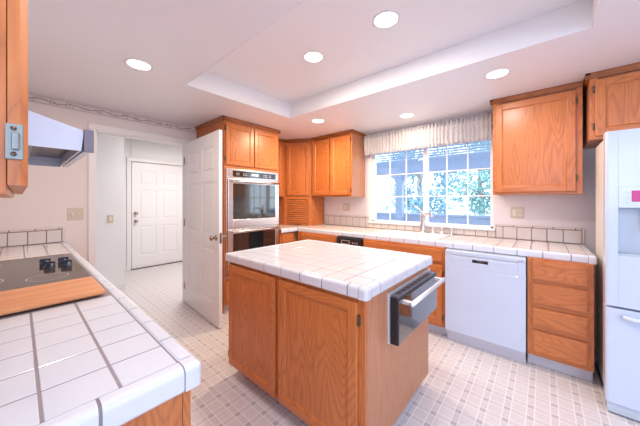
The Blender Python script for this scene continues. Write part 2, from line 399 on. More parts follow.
b = MB(); b.box(XH-0.06, XH+0.02, 1.374, 2.326, 0, 0.013, DARKSILL, 0.003); struct(b.build('trim_6'))

# window: frame, sashes, muntins, glass
w = MB(); fy0, fy1 = YN+0.03, YN+0.09
w.box(WX0, WX0+0.05, fy0, fy1, WZ0, WZ1, WHITE, 0.004); w.box(WX1-0.035, WX1, fy0, fy1, WZ0, WZ1, WHITE, 0.004)
w.box(WX0, WX1, fy0, fy1, WZ0, WZ0+0.035, WHITE, 0.004); w.box(WX0, WX1, fy0, fy1, WZ1-0.04, WZ1, WHITE, 0.004)
w.box(-1.16, -1.108, fy0-0.006, fy1, WZ0, WZ1, WHITE, 0.004)
win = struct(w.build('window_1'))
g = MB()
for x in (-1.622, -1.39, -0.887, -0.663): g.box(x-0.007, x+0.007, YN+0.045, YN+0.057, WZ0+0.03, WZ1-0.03, WHITE, 0.002)
for z in (1.362, 1.664): 
    g.box(WX0+0.04, -1.15, YN+0.0455, YN+0.0565, z-0.007, z+0.007, WHITE, 0.002); g.box(-1.115, WX1-0.03, YN+0.0455, YN+0.0565, z-0.007, z+0.007, WHITE, 0.002)
g.build('muntins', win)
g = MB(); g.box(WX0+0.04, -1.14, YN+0.062, YN+0.066, WZ0+0.03, WZ1-0.03, GLASS); g.build('pane', win)
g = MB(); g.box(-1.13, WX1-0.03, YN+0.070, YN+0.074, WZ0+0.03, WZ1-0.03, GLASS); g.build('pane', win)
g = MB(); g.box(WX0-0.03, WX1+0.015, YN-0.035, YN-0.001, WZ0-0.010, WZ0+0.014, WHITE, 0.004); g.box(WX0+0.001, WX1-0.001, YN-0.003, YN+0.03, WZ0+0.0005, WZ0+0.0135, WHITE)
g.box(WX0, WX0+0.006, YN, YN+0.03, WZ0, WZ1, WHITE); g.box(WX1-0.006, WX1, YN, YN+0.03, WZ0, WZ1, WHITE)
g.build('window_sill', win)

# ------------------------------------------------------------------ tiled tops
TOP = 0.914; PT = 0.1155; G = 0.0058
def field(b, x0, x1, y0, y1, ox, oy, tile, z=TOP, p=PT):
    """square tiles cut to the rectangle, grid through (ox, oy)"""
    def cuts(a0, a1, o):
        c = [a0]; k = math.floor((a0-o)/p)+1
        while o+k*p < a1-0.012:
            if o+k*p > a0+0.012: c.append(o+k*p)
            k += 1
        return c+[a1]
    X, Y = cuts(x0, x1, ox), cuts(y0, y1, oy)
    for i in range(len(X)-1):
        for j in range(len(Y)-1):
            e = random.uniform(-0.0002, 0.0002)
            b.box(X[i]+G/2, X[i+1]-G/2, Y[j]+G/2, Y[j+1]-G/2, z-0.010, z+e, tile, 0.0012, 1)
def trim_profile(sgn, w=0.042, zt=0.003, zb=0.054, r=0.017):
    """edge piece cross-section: (offset outward, z), outer top corner rounded"""
    pts = [(-w, TOP-0.012), (-w, TOP), (-w+0.005, TOP+zt*0.8), (-w+0.012, TOP+zt)]
    for k in range(6):
        a = PI/2*(1-k/5); pts.append((-r+r*math.cos(a), TOP+zt-r+r*math.sin(a)))
    pts += [(0, TOP-zb+0.006), (-0.004, TOP-zb), (-0.012, TOP-zb), (-0.012, TOP-0.012)]
    return [(sgn*p[0], p[1]) for p in pts]
def trim_run(b, axis, a0, a1, at, sgn, tile, start=0.0, L=0.160, gr=None):
    """pieces along axis from a0 to a1, outer face at coordinate `at` facing sgn"""
    c = [a0]; k = a0+start
    while k < a1-0.02:
        if k > a0+0.02: c.append(k)
        k += L
    c.append(a1)
    pr = [(at+p[0], p[1]) for p in trim_profile(sgn)]
    for u, v in zip(c, c[1:]): b.prism(pr, axis, u+0.003, v-0.003, tile)
    gp = [(at-sgn*0.0025+(p[0]), p[1]-0.0025 if p[1] > TOP-0.045 else p[1]+0.0015) for p in trim_profile(sgn, w=0.038)]
    b.prism(gp, axis, a0-0.002, a1+0.004, gr or GROUT)
def corner_piece(b, x, y, sx, sy, tile, w=0.042, r=0.020, zt=0.003, zb=0.054):
    """outside corner with rounded vertical and top edges; (x,y) the outer corner"""
    t = bmesh.new(); bmesh.ops.create_cube(t, size=1)
    bmesh.ops.transform(t, matrix=Matrix.Translation((x-sx*w/2, y-sy*w/2, TOP+zt-zb/2-zt/2)) @ Matrix.Diagonal((w, w, zb+zt, 1)), verts=t.verts)
    es = []
    for e in t.edges:
        a, c = e.verts[0].co, e.verts[1].co
        ox = abs(a.x-x) < 1e-5 and abs(c.x-x) < 1e-5; oy = abs(a.y-y) < 1e-5 and abs(c.y-y) < 1e-5
        tp = a.z > TOP-0.01 and c.z > TOP-0.01
        if (ox and oy) or (tp and (ox or oy)): es.append(e)
    bmesh.ops.bevel(t, geom=es, offset=r*0.8, segments=4, profile=0.5, affect='EDGES')
    b._merge(t, tile)

# --- island top
IX0, IX1, IY0, IY1 = -1.825, -0.600, 1.015, 1.935
isl_top = thing('tiled_countertop', 'white tiled rectangular worktop with rounded edge tiles on the oak island', 'countertop', (-1.21, 1.475, 0.86))
b = MB(); b.box(IX0+0.012, IX1-0.012, IY0+0.012, IY1-0.012, 0.862, TOP-0.0012, GROUT_I)
b.build('grout_bed', isl_top, (1.21, -1.475, -0.86))
b = MB(); field(b, IX0+0.042, IX1-0.042, IY0+0.042, IY1-0.042, IX1-0.042, IY0+0.042, TILE_I); b.build('top_tiles', isl_top, (1.21, -1.475, -0.86))
b = MB()
trim_run(b, 'x', IX0+0.042, IX1-0.042, IY0, -1, TILE_I, 0.118, gr=GROUT_I); trim_run(b, 'x', IX0+0.042, IX1-0.042, IY1, 1, TILE_I, 0.118, gr=GROUT_I)
trim_run(b, 'y', IY0+0.042, IY1-0.042, IX1, 1, TILE_I, 0.09, gr=GROUT_I); trim_run(b, 'y', IY0+0.042, IY1-0.042, IX0, -1, TILE_I, 0.09, gr=GROUT_I)
for x, sx in ((IX0, -1), (IX1, 1)):
    for y, sy in ((IY0, -1), (IY1, 1)): corner_piece(b, x, y, sx, sy, TILE_I)
b.build('edge_tiles', isl_top, (1.21, -1.475, -0.86))

# --- cooktop counter along the south wall
PX, PY = -0.643, 0.301
pc = thing('tiled_countertop', 'white tiled worktop in the left foreground holding the cooktop', 'countertop', (-2.0, 0, 0.86))
b = MB(); b.box(XW+0.001, PX-0.012, YS+0.001, PY-0.012, 0.862, TOP-0.0012, GROUT); b.build('grout_bed', pc, (2.0, 0, -0.86))
b = MB(); CKX0, CKX1, CKY0, CKY1 = -2.69, -1.385, -0.30, 0.249
gx, gy = PX-0.042, PY-0.042
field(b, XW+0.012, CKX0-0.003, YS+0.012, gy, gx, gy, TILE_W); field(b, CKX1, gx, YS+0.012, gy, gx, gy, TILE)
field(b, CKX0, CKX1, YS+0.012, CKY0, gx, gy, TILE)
b.build('top_tiles', pc, (2.0, 0, -0.86))
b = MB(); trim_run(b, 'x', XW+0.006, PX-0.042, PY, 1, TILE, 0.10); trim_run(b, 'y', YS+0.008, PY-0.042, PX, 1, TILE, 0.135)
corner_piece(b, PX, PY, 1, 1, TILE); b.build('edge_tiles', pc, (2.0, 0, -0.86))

# backsplash panels
def flat_tiles(b, axis, a0, a1, at, sgn, z0, z1, tile, grout, cap=0.022, start=0.0):
    """a row of wall tiles with a narrow cap; standing on a wall at coordinate `at`"""
    t = 0.012
    def bx(u0, u1, d0, d1, za, zb, m, bev):
        lo, hi = sorted((at+sgn*d0, at+sgn*d1))
        if axis == 'x': b.box(u0, u1, lo, hi, za, zb, m, bev, 1)
        else: b.box(lo, hi, u0, u1, za, zb, m, bev, 1)
    bx(a0, a1, 0.001, t-0.003, z0, z1-0.002, grout, 0)
    c = [a0]; k = a0+start
    while k < a1-0.015:
        if k > a0+0.015: c.append(k)
        k += PT
    c.append(a1)
    zc = z1-cap if cap else z1
    for u, v in zip(c, c[1:]): bx(u+G/2, v-G/2, 0.002, t, z0+G/2, zc-G/2, tile, 0.002)
    if cap:
        u = a0
        while u < a1-0.01:
            v = min(a1, u+0.152); bx(u+G/2, v-G/2, 0.002, t+0.003, zc+G/2, z1, tile, 0.004); u = v
b = MB(); flat_tiles(b, 'y', YS+0.002, 0.270, XW, 1, TOP+0.002, 1.056, TILE_W, GROUT_B, start=0.065)
b.box(XW+0.002, XW+0.015, 0.2725, 0.290, TOP+0.004, 1.054, TILE_W, 0.004)
b.build('backsplash', pc, (2.0, 0, -0.86))

# --- L-shaped counter along the window wall
NYF, NXF, NXE = 2.667, -2.733, 0.287
nc = thing('tiled_countertop', 'long L shaped white tiled worktop under the window', 'countertop', (-1.2, 3.0, 0.86))
off = (1.2, -3.0, -0.86)
SX0, SX1, SY0, SY1 = -1.56, -0.80, 2.765, 3.195
b = MB()
b.box(XW+0.001, NXF-0.012, 2.358, YN-0.001, 0.862, TOP-0.0012, GROUT_B)
b.box(NXF-0.012, SX0+0.02, NYF+0.012, YN-0.001, 0.862, TOP-0.0012, GROUT_B); b.box(SX1-0.02, NXE-0.012, NYF+0.012, YN-0.001, 0.862, TOP-0.0012, GROUT_B)
b.box(SX0+0.02, SX1-0.02, NYF+0.012, SY0+0.02, 0.862, TOP-0.0012, GROUT_B); b.box(SX0+0.02, SX1-0.02, SY1-0.02, YN-0.001, 0.862, TOP-0.0012, GROUT_B)
b.build('grout_bed', nc, off)
b = MB(); gx, gy = 0.263-0.0, NYF+0.042; NYB = YN-0.014
field(b, XW+0.002, NXF-0.042, 2.360, NYB, gx, gy, TILE_W)
field(b, NXF-0.042, SX0, gy, NYB, gx, gy, TILE_W); field(b, SX1, NXE-0.042, gy, NYB, gx, gy, TILE_W)
field(b, SX0, SX1, gy, SY0, gx, gy, TILE_W); field(b, SX0, SX1, SY1, NYB, gx, gy, TILE_W)
b.build('top_tiles', nc, off)
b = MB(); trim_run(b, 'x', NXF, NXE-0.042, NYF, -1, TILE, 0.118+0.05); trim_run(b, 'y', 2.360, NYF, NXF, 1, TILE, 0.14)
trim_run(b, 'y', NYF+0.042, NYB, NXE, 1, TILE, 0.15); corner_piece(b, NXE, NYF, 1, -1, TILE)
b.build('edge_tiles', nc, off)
b = MB(); flat_tiles(b, 'x', -2.74, WX0-0.035, YN, -1, TOP+0.002, 1.078, TILE_W, GROUT_B, start=0.07)
flat_tiles(b, 'x', WX0-0.035, WX1+0.018, YN, -1, TOP+0.002, 0.984, TILE_W, GROUT_B, cap=0, start=0.09)
flat_tiles(b, 'x', WX1+0.018, 0.263, YN, -1, TOP+0.002, 1.060, TILE_W, GROUT_B, start=0.064)
b.box(0.2655, 0.282, YN-0.015, YN-0.002, TOP+0.004, 1.058, TILE_W, 0.005)
b.build('backsplash', nc, off)

# ------------------------------------------------------------------ cabinetry (local: width x, front -y, back +y)
def cab_door(parent, x0, x1, z0, z1, yf, hinge_side=None, name='door', fr=0.055, hz=None, hm=HINGE):
    b = MB(); t = 0.019; W, H = x1-x0, z1-z0
    b.box(0, fr, -t, 0, 0, H, OZ, 0.004); b.box(W-fr, W, -t, 0, 0, H, OZ, 0.004)
    b.box(fr-0.001, W-fr+0.001, -t+0.0004, 0, 0, fr, OX, 0.004); b.box(fr-0.001, W-fr+0.001, -t+0.0004, 0, H-fr, H, OX, 0.004)
    b.box(fr-0.002, W-fr+0.002, -t+0.008, -0.001, fr-0.002, H-fr+0.002, OZ)
    k = 0.009                                        # moulded inner lip
    for pts, a0, a1, ax in (([(-t+0.008, fr), (-t+0.001, fr), (-t+0.008, fr+k)], fr, W-fr, 'x'), ([(-t+0.008, H-fr), (-t+0.001, H-fr), (-t+0.008, H-fr-k)], fr, W-fr, 'x')):
        b.prism(pts, ax, a0, a1, OX)
    for pts in ([(fr, -t+0.001), (fr, -t+0.008), (fr+k, -t+0.008)], [(W-fr, -t+0.001), (W-fr, -t+0.008), (W-fr-k, -t+0.008)]):
        b.prism(pts, 'z', fr, H-fr, OZ)
    d = b.build(name, parent, (x0, yf, z0))
    if hinge_side is not None:
        xx = -0.006 if hinge_side < 0 else W+0.006
        for z in (hz or (0.07, H-0.07)):
            h = MB(); h.box(xx-0.006, xx+0.006, -0.010, 0.0005, z-0.026, z+0.026, hm, 0.001)
            h.cyl((xx, -0.014, z-0.022), (xx, -0.014, z+0.022), 0.004, hm, n=8); h.build('hinge', d)
    return d
def drawer_front(parent, x0, x1, z0, z1, yf, name='drawer'):
    b = MB(); t = 0.019; W, H = x1-x0, z1-z0
    b.box(0, W, -t+0.006, 0, 0, H, OX, 0.002)
    b.box(0.008, W-0.008, -t, -t+0.0065, 0.008, H-0.008, OX, 0.005)
    return b.build(name, parent, (x0, yf, z0))
def crown(parent, x0, x1, y0, y1, z=ZC, left=True, right=True, h=0.042):
    """moulding under the ceiling; y0 front, y1 wall"""
    b = MB(); p = 0.022; z -= 0.001
    a0 = x0-(p if left else 0); a1 = x1+(p if right else 0)
    b.prism([(y0-p, z), (y0-p, z-0.014), (y0-0.006, z-h), (y0+0.004, z-h), (y0+0.004, z)], 'x', a0, a1, DARKOAK)
    if left: b.prism([(x0-p, z), (x0-p, z-0.014), (x0-0.006, z-h), (x0+0.004, z-h), (x0+0.004, z)], 'y', y0-p, y1, DARKOAK)
    if right: b.prism([(x1+p, z), (x1+p, z-0.014), (x1+0.006, z-h), (x1-0.004, z-h), (x1-0.004, z)], 'y', y0-p, y1, DARKOAK)
    return b.build('crown_moulding', parent)
def frame(b, x0, x1, z0, z1, yf, st=0.04, top=0.045, bot=0.04, mids=(), hm=()):
    """face frame 19 mm thick, front at yf"""
    y0, y1 = yf, yf+0.019
    b.box(x0, x0+st, y0, y1, z0, z1, OZ, 0.001); b.box(x1-st, x1, y0, y1, z0, z1, OZ, 0.001)
    b.box(x0+st, x1-st, y0+0.0003, y1, z1-top, z1, OX); b.box(x0+st, x1-st, y0+0.0003, y1, z0, z0+bot, OX)
    for m in mids: b.box(m-0.02, m+0.02, y0+0.0003, y1, z0+bot, z1-top, OZ)
    for m in hm: b.box(x0+st, x1-st, y0+0.0006, y1, m-0.012, m+0.012, OX)
def carcass(b, x0, x1, y0, y1, z0, z1, m=VENEER): b.box(x0, x1, y0+0.0195, y1, z0, z1, m, 0.001)

# --- window-wall upper cabinets (world frame, rz = 0): local origin at wall bottom
UZ = 1.366; UY = 2.992
def upper(label, x0, x1, y0, z0, z1, cat='cabinet', group=None, left=True, right=True, doors=(), mids=(), hz=None, name='upper_cabinet'):
    t = thing(name, label, cat, ((x0+x1)/2, YN, z0), 0, group)
    W = x1-x0; D = YN-y0
    b = MB(); carcass(b, -W/2, W/2, -D, -0.001, 0, z1-z0); b.build('body', t)
    b = MB(); frame(b, -W/2, W/2, 0, z1-z0, -D, mids=[m-(x0+x1)/2 for m in mids]); b.build('face_frame', t)
    for a0, a1, h in doors: cab_door(t, a0-(x0+x1)/2, a1-(x0+x1)/2, 0.022, z1-z0-0.062, -D, h, hz=hz)
    crown(t, -W/2, W/2, -D, -0.001, z1-z0, left, right)
    return t
upper('two door oak wall cabinet left of the window', -2.745, -1.995, UY, UZ, ZC, left=False, doors=((-2.715, -2.385, None), (-2.360, -2.020, 1)))
upper('single door oak wall cabinet right of the window above the outlet', -0.372, 0.240, UY, UZ, ZC, right=False, doors=((-0.352, 0.200, 1),), hz=(0.11, 0.74))
# cabinet over the refrigerator
FCX0, FCX1, FCY, FCZ = 0.266, 1.26, 2.85, 1.775
t = thing('over_fridge_cabinet', 'deep oak wall cabinet with wavy grained doors above the refrigerator', 'cabinet', (FCX0, YN, FCZ))
b = MB(); carcass(b, 0, FCX1-FCX0, FCY-YN, -0.001, 0, ZC-FCZ); b.build('body', t)
b = MB(); frame(b, 0, FCX1-FCX0, 0, ZC-FCZ, FCY-YN, st=0.045); b.build('face_frame', t)
cab_door(t, 0.028, 0.505, 0.022, ZC-FCZ-0.062, FCY-YN, -1, hz=(0.075, 0.355)); cab_door(t, 0.512, 0.99, 0.022, ZC-FCZ-0.062, FCY-YN, 1)
crown(t, 0, FCX1-FCX0, FCY-YN, -0.001, ZC-FCZ)

# --- diagonal corner cabinet with appliance garage, and the narrow cabinet beside the oven tower
A = Vector((-3.165, 2.790, 0)); B = Vector((-2.765, 3.005, 0))
dv = B-A; L = dv.length; rz = math.atan2(dv.y, dv.x)
t = thing('corner_cabinet', 'slanted oak corner wall cabinet with one tall door', 'cabinet', (A.x, A.y, UZ-0.0), rz)
inv = Matrix.Rotation(-rz, 4, 'Z')
def lc(x, y): v = inv @ (Vector((x, y, 0))-A); return (v.x, v.y)
b = MB(); b.prism([lc(A.x+0.005, A.y+0.012), lc(B.x-0.003, B.y+0.012), lc(B.x, YN-0.001), lc(XW+0.001, YN-0.001), lc(XW+0.001, A.y)], 'z', 0, ZC-UZ-0.002, VENEER); b.build('body', t)
b = MB(); frame(b, 0.0, L, 0, ZC-UZ, -0.006, st=0.045, bot=0.03); b.build('face_frame', t)
cab_door(t, 0.050, L-0.028, 0.022, ZC-UZ-0.062, -0.006, -1)
b = MB(); z = ZC-UZ-0.001; b.prism([(-0.026, z), (-0.026, z-0.014), (-0.012, z-0.042), (0.0, z-0.042), (0.0, z)], 'x', -0.0, L, DARKOAK); b.build('crown_moulding', t)
t = thing('appliance_garage', 'oak corner appliance garage with a slatted roll up door standing on the tiled worktop', 'cabinet', (A.x, A.y, TOP+0.002), rz)
H = UZ-TOP-0.004
b = MB(); b.prism([lc(B.x-0.004, B.y+0.004), lc(B.x, B.y+0.02), lc(B.x, YN-0.016), lc(B.x-0.02, YN-0.016), lc(B.x-0.02, B.y+0.01)], 'z', 0, H, OZ)
b.box(0.0, 0.05, -0.006, 0.013, 0, H, OZ, 0.001); b.box(L-0.045, L, -0.006, 0.013, 0, H, OZ, 0.001); b.box(0.05, L-0.045, -0.0055, 0.013, H-0.04, H, OX)
b.prism([lc(A.x, A.y+0.02), lc(A.x-0.0, A.y), lc(XW+0.016, A.y-0.0), lc(XW+0.016, A.y+0.02)], 'z', 0, H, OZ)
b.build('frame', t)
b = MB(); n = 12; hh = (H-0.045)/n
for i in range(n):
    z0 = i*hh+0.002; b.prism([(0.012, z0), (0.000, z0+0.002), (-0.005, z0+hh/2), (0.000, z0+hh-0.007), (0.012, z0+hh-0.004)], 'x', 0.052, L-0.047, OX)
td = b.build('tambour_door', t)
b = MB(); b.prism([(0.0, 0.012), (-0.018, 0.016), (-0.020, 0.026), (0.0, 0.034)], 'x', L/2-0.06, L/2+0.05, DARKOAK); b.build('pull', td)
# narrow west-wall cabinet between tower and corner
t = thing('narrow_wall_cabinet', 'narrow oak wall cabinet squeezed between the oven tower and the corner cabinet', 'cabinet', (XW, 2.358, UZ), PI/2)
b = MB(); w_ = A.y-2.358-0.002; D = XW*-1+A.x
b.box(0, w_, -D+0.02, -0.001, 0, ZC-UZ-0.001, OZ); b.box(0, w_, -D, -D+0.0195, 0, ZC-UZ-0.001, OZ, 0.001); b.build('body', t)
cab_door(t, 0.03, w_-0.03, 0.022, ZC-UZ-0.062, -D)
b = MB(); z = ZC-UZ-0.002; b.prism([(-D-0.02, z), (-D-0.02, z-0.014), (-D-0.006, z-0.042), (-D, z-0.042), (-D, z)], 'x', 0, w_, DARKOAK); b.build('crown_moulding', t)

# --- oven tower (faces +x)
TY0_, TY1_ = 1.540, 2.354; TXF = -2.787
tw = thing('oven_cabinet', 'tall oak cabinet tower around the double wall oven', 'cabinet', (XW, (TY0_+TY1_)/2, 0), PI/2)
W = TY1_-TY0_; D = TXF-XW
b = MB(); b.box(-W/2, -W/2+0.019, -D+0.0195, -0.001, 0.0, ZC-0.001, OZ); b.box(W/2-0.019, W/2, -D+0.0195, -0.001, 0, ZC-0.001, OZ)
b.box(-W/2+0.019, W/2-0.019, -D+0.0195, -0.001, 1.72, ZC-0.001, OZ); b.box(-W/2+0.019, W/2-0.019, -D+0.0195, -0.001, 0.10, 0.42, OZ)
b.box(-W/2+0.019, W/2-0.019, -0.03, -0.001, 0.10, 1.8, SHADOW)
b.build('body', tw)
b = MB(); b.box(-W/2, -W/2+0.024, -D, -D+0.0195, 0.10, ZC-0.001, OZ, 0.001); b.box(W/2-0.024, W/2, -D, -D+0.0195, 0.10, ZC-0.001, OZ, 0.001)
b.box(-W/2+0.024, W/2-0.024, -D+0.0003, -D+0.0195, 1.688, 1.735, OX); b.box(-W/2+0.024, W/2-0.024, -D+0.0003, -D+0.0195, ZC-0.06, ZC-0.001, OX)
b.box(-0.02, 0.02, -D+0.0003, -D+0.0195, 1.735, ZC-0.06, OZ)
b.box(-W/2+0.024, W/2-0.024, -D+0.0003, -D+0.0195, 0.36, 0.40, OX); b.box(-W/2+0.024, W/2-0.024, -D+0.0003, -D+0.0195, 0.10, 0.14, OX)
b.build('face_frame', tw)
cab_door(tw, -W/2+0.020, -0.006, 1.726, ZC-0.065, -D, -1, hz=(0.07, 0.42)); cab_door(tw, 0.006, W/2-0.020, 1.726, ZC-0.065, -D)
drawer_front(tw, -W/2+0.015, W/2-0.015, 0.13, 0.37, -D)
b = MB(); b.box(-W/2+0.002, W/2-0.002, -D+0.07, -D+0.09, 0, 0.10, KICK); b.build('toe_kick', tw)
crown(tw, -W/2, W/2, -D, -0.001, ZC)

# double wall oven
ov = thing('double_wall_oven', 'stainless steel double wall oven with dark glass doors built into the oak tower', 'oven', (TXF, (TY0_+TY1_)/2, 0.40), PI/2)
w2 = 0.381
b = MB(); b.box(-w2+0.012, w2-0.012, 0.021, 0.52, 0.01, 1.275, SHADOW); b.box(-w2, w2, -0.006, -0.001, 0.002, 1.286, STEEL, 0.002); b.build('chassis', ov)
b = MB(); b.box(-w2+0.004, w2-0.004, -0.030, -0.0062, 1.172, 1.284, STEEL, 0.003); cp = b.build('control_panel', ov)
b = MB(); b.box(-w2+0.07, w2-0.05, -0.0315, -0.0295, 1.190, 1.262, BGLASS, 0.001); sc_ = b.build('display_glass', cp)
for x in (-0.26, -0.235, -0.17, -0.15, -0.13, 0.13, 0.155, 0.18, 0.22, 0.24): 
    for za in (1.212, 1.232): b = MB(); b.box(x, x+0.010, -0.0322, -0.0314, za, za+0.006, DISP); b.build('touch_key', cp)
b = MB(); b.box(-0.05, 0.05, -0.0322, -0.0314, 1.215, 1.240, DISP); b.build('clock_display', cp)
def oven_door(z0, z1):
    b = MB(); x0, x1 = -w2+0.006, w2-0.006; gz0, gz1 = z0+0.10, z1-0.055
    yf, yb = -0.046, -0.0064
    b.box(x0, x0+0.062, yf, yb, z0, z1, STEEL, 0.004); b.box(x1-0.062, x1, yf, yb, z0, z1, STEEL, 0.004)
    b.box(x0+0.06, x1-0.06, yf+0.0003, yb, z0, gz0, STEEL, 0.004); b.box(x0+0.06, x1-0.06, yf+0.0003, yb, gz1, z1, STEEL, 0.004)
    d = b.build('door', ov)
    b = MB(); b.box(x0+0.058, x1-0.058, yf+0.002, yf+0.010, gz0-0.003, gz1+0.003, BGLASS, 0.001); b.build('glass', d)
    b = MB(); zh = z1-0.030
    b.tube([(x0+0.035, yf-0.040, zh), (x0+0.2, yf-0.046, zh), (x1-0.2, yf-0.046, zh), (x1-0.035, yf-0.040, zh)], 0.014, STEEL, 12)
    for x in (x0+0.055, x1-0.055): b.cyl((x, yf-0.035, zh), (x, yf+0.002, zh), 0.010, STEEL, n=12)
    b.build('handle', d)
    return d
oven_door(0.585, 1.164); oven_door(0.012, 0.575)

# --- base cabinets along the window wall
BYF = 2.700; CH = 0.860
def base_body(b, x0, x1, y0, y1, z1=CH, m=VENEER): b.box(x0, x1, y0+0.0195, y1, 0.10, z1, m, 0.001)
def base(name, label, x0, x1, cat='cabinet', group=None):
    t = thing(name, label, cat, ((x0+x1)/2, YN, 0), 0, group)
    W = x1-x0; D = YN-BYF
    b = MB(); base_body(b, -W/2, W/2, -D, -0.001); b.build('body', t)
    b = MB(); b.box(-W/2, W/2, -D+0.065, -D+0.08, 0, 0.10, KICK); b.build('toe_kick', t)
    return t, W, D
# drawer bank right of the dishwasher
BYF = 2.640
t, W, D = base('drawer_cabinet', 'oak base cabinet with four drawers beside the refrigerator', -0.098, 0.268)
b = MB(); frame(b, -W/2, W/2, 0.10, CH, -D, st=0.030, top=0.02, bot=0.03, hm=(0.682, 0.494, 0.316)); b.build('face_frame', t)
for z0, z1 in ((0.694, 0.848), (0.510, 0.670), (0.330, 0.480), (0.128, 0.302)): drawer_front(t, -W/2+0.026, W/2-0.026, z0, z1, -D)
# sink cabinet
t, W, D = base('sink_cabinet', 'wide oak sink base cabinet between the compactor and the dishwasher', -1.606, -0.708)
b = MB(); frame(b, -W/2, W/2, 0.10, CH, -D, st=0.035, top=0.02, bot=0.03, hm=(0.70,), mids=(0.0,)); b.build('face_frame', t)
drawer_front(t, -W/2+0.025, W/2-0.025, 0.715, 0.842, -D, name='false_front')
cab_door(t, -W/2+0.025, -0.012, 0.125, 0.690, -D, -1); cab_door(t, 0.012, W/2-0.025, 0.125, 0.690, -D, 1)
# corner base with drawer fronts
t, W, D = base('base_cabinet', 'oak base cabinet in the far corner left of the black compactor', -2.690, -1.980)
b = MB(); frame(b, -W/2, W/2, 0.10, CH, -D, st=0.045, top=0.02, bot=0.03, hm=(0.70,)); b.build('face_frame', t)
drawer_front(t, -W/2+0.07, W/2-0.025, 0.715, 0.842, -D); cab_door(t, -W/2+0.07, W/2-0.025, 0.125, 0.690, -D, 1)
t = thing('base_cabinet', 'short oak base cabinet beside the double oven tower', 'cabinet', (XW, 2.360, 0), PI/2)
W = 0.95; D = -2.765-XW
b = MB(); b.box(0, W, -D+0.0195, -0.001, 0.10, CH, VENEER); b.build('body', t)
b = MB(); frame(b, 0, 0.262, 0.10, CH, -D, st=0.03, top=0.02, bot=0.03, hm=(0.70,)); b.build('face_frame', t)
drawer_front(t, 0.026, 0.245, 0.715, 0.842, -D); cab_door(t, 0.026, 0.245, 0.125, 0.690, -D)
b = MB(); b.box(0, 0.262, -D+0.065, -D+0.08, 0, 0.10, KICK); b.build('toe_kick', t)
# trash compactor
t = thing('trash_compactor', 'black front trash compactor built in left of the sink cabinet', 'appliance', (-1.793, BYF, 0))
b = MB(); b.box(-0.182, 0.182, 0.004, 0.60, 0.02, 0.855, BLACK); b.build('body', t)
b = MB(); b.box(-0.180, 0.180, -0.022, 0.003, 0.10, 0.735, BLACK, 0.004); b.build('front_door', t)
b = MB(); b.box(-0.180, 0.180, -0.028, 0.003, 0.745, 0.852, BLACK, 0.004); cp = b.build('control_panel', t)
b = MB(); b.box(-0.11, 0.02, -0.0295, -0.0275, 0.775, 0.825, STEEL, 0.001); b.box(-0.095, 0.005, -0.0302, -0.0292, 0.785, 0.815, BLACK)
for x in (0.05, 0.08, 0.11): b.box(x, x+0.018, -0.0295, -0.0275, 0.79, 0.81, STEEL, 0.001)
b.build('badge_plate', cp)
# dishwasher
t = thing('dishwasher', 'white built in dishwasher with a pocket handle under the window worktop', 'dishwasher', (-0.403, BYF, 0))
w_ = 0.297
b = MB(); b.box(-w_, w_, 0.006, 0.58, 0.10, 0.855, APPL_GREY); b.build('tub', t)
b = MB(); b.box(-w_, w_, -0.030, 0.005, 0.105, 0.700, APPL, 0.004)
b.box(-w_, w_, -0.030, 0.005, 0.818, 0.850, APPL, 0.004); b.box(-w_, -w_+0.05, -0.030, 0.005, 0.690, 0.83, APPL, 0.003); b.box(w_-0.05, w_, -0.030, 0.005, 0.690, 0.83, APPL, 0.003)
b.box(-w_+0.045, w_-0.045, -0.024, 0.005, 0.690, 0.83, APPL)
b.box(-w_+0.05, w_-0.05, -0.030, -0.012, 0.698, 0.806, APPL, 0.005)
d = b.build('door', t)
b = MB(); b.box(-w_+0.052, w_-0.052, -0.0262, -0.0238, 0.8065, 0.8175, APPL_GREY); b.build('pocket_handle', d)
b = MB(); b.box(-0.075, 0.045, -0.0315, -0.0295, 0.764, 0.790, BGLASS, 0.001); b.build('display', d)
for i in range(6): b = MB(); b.box(0.065+i*0.028, 0.080+i*0.028, -0.0308, -0.0298, 0.768, 0.774, APPL_GREY); b.build('button', d)
for i in range(5): b = MB(); b.box(-0.24+i*0.030, -0.225+i*0.030, -0.0308, -0.0298, 0.768, 0.774, APPL_GREY); b.build('button', d)
b = MB(); b.box(-w_+0.004, w_-0.004, 0.025, 0.04, 0.0, 0.100, KICK, 0.002); b.box(-w_+0.004, w_-0.004, -0.004, 0.025, 0.065, 0.1, KICK, 0.002); b.build('toe_kick', t)

# ------------------------------------------------------------------ island
JX0, JX1, JY0, JY1 = -1.792, -0.622, 1.040, 1.905
t = thing('kitchen_island', 'oak island cabinet with two large doors standing in the middle of the floor', 'island', ((JX0+JX1)/2, (JY0+JY1)/2, 0))
W = JX1-JX0; D = JY1-JY0
b = MB(); b.box(-W/2+0.003, W/2-0.016, -D/2+0.0195, D/2, 0.10, 0.861, OZ); b.build('body', t)
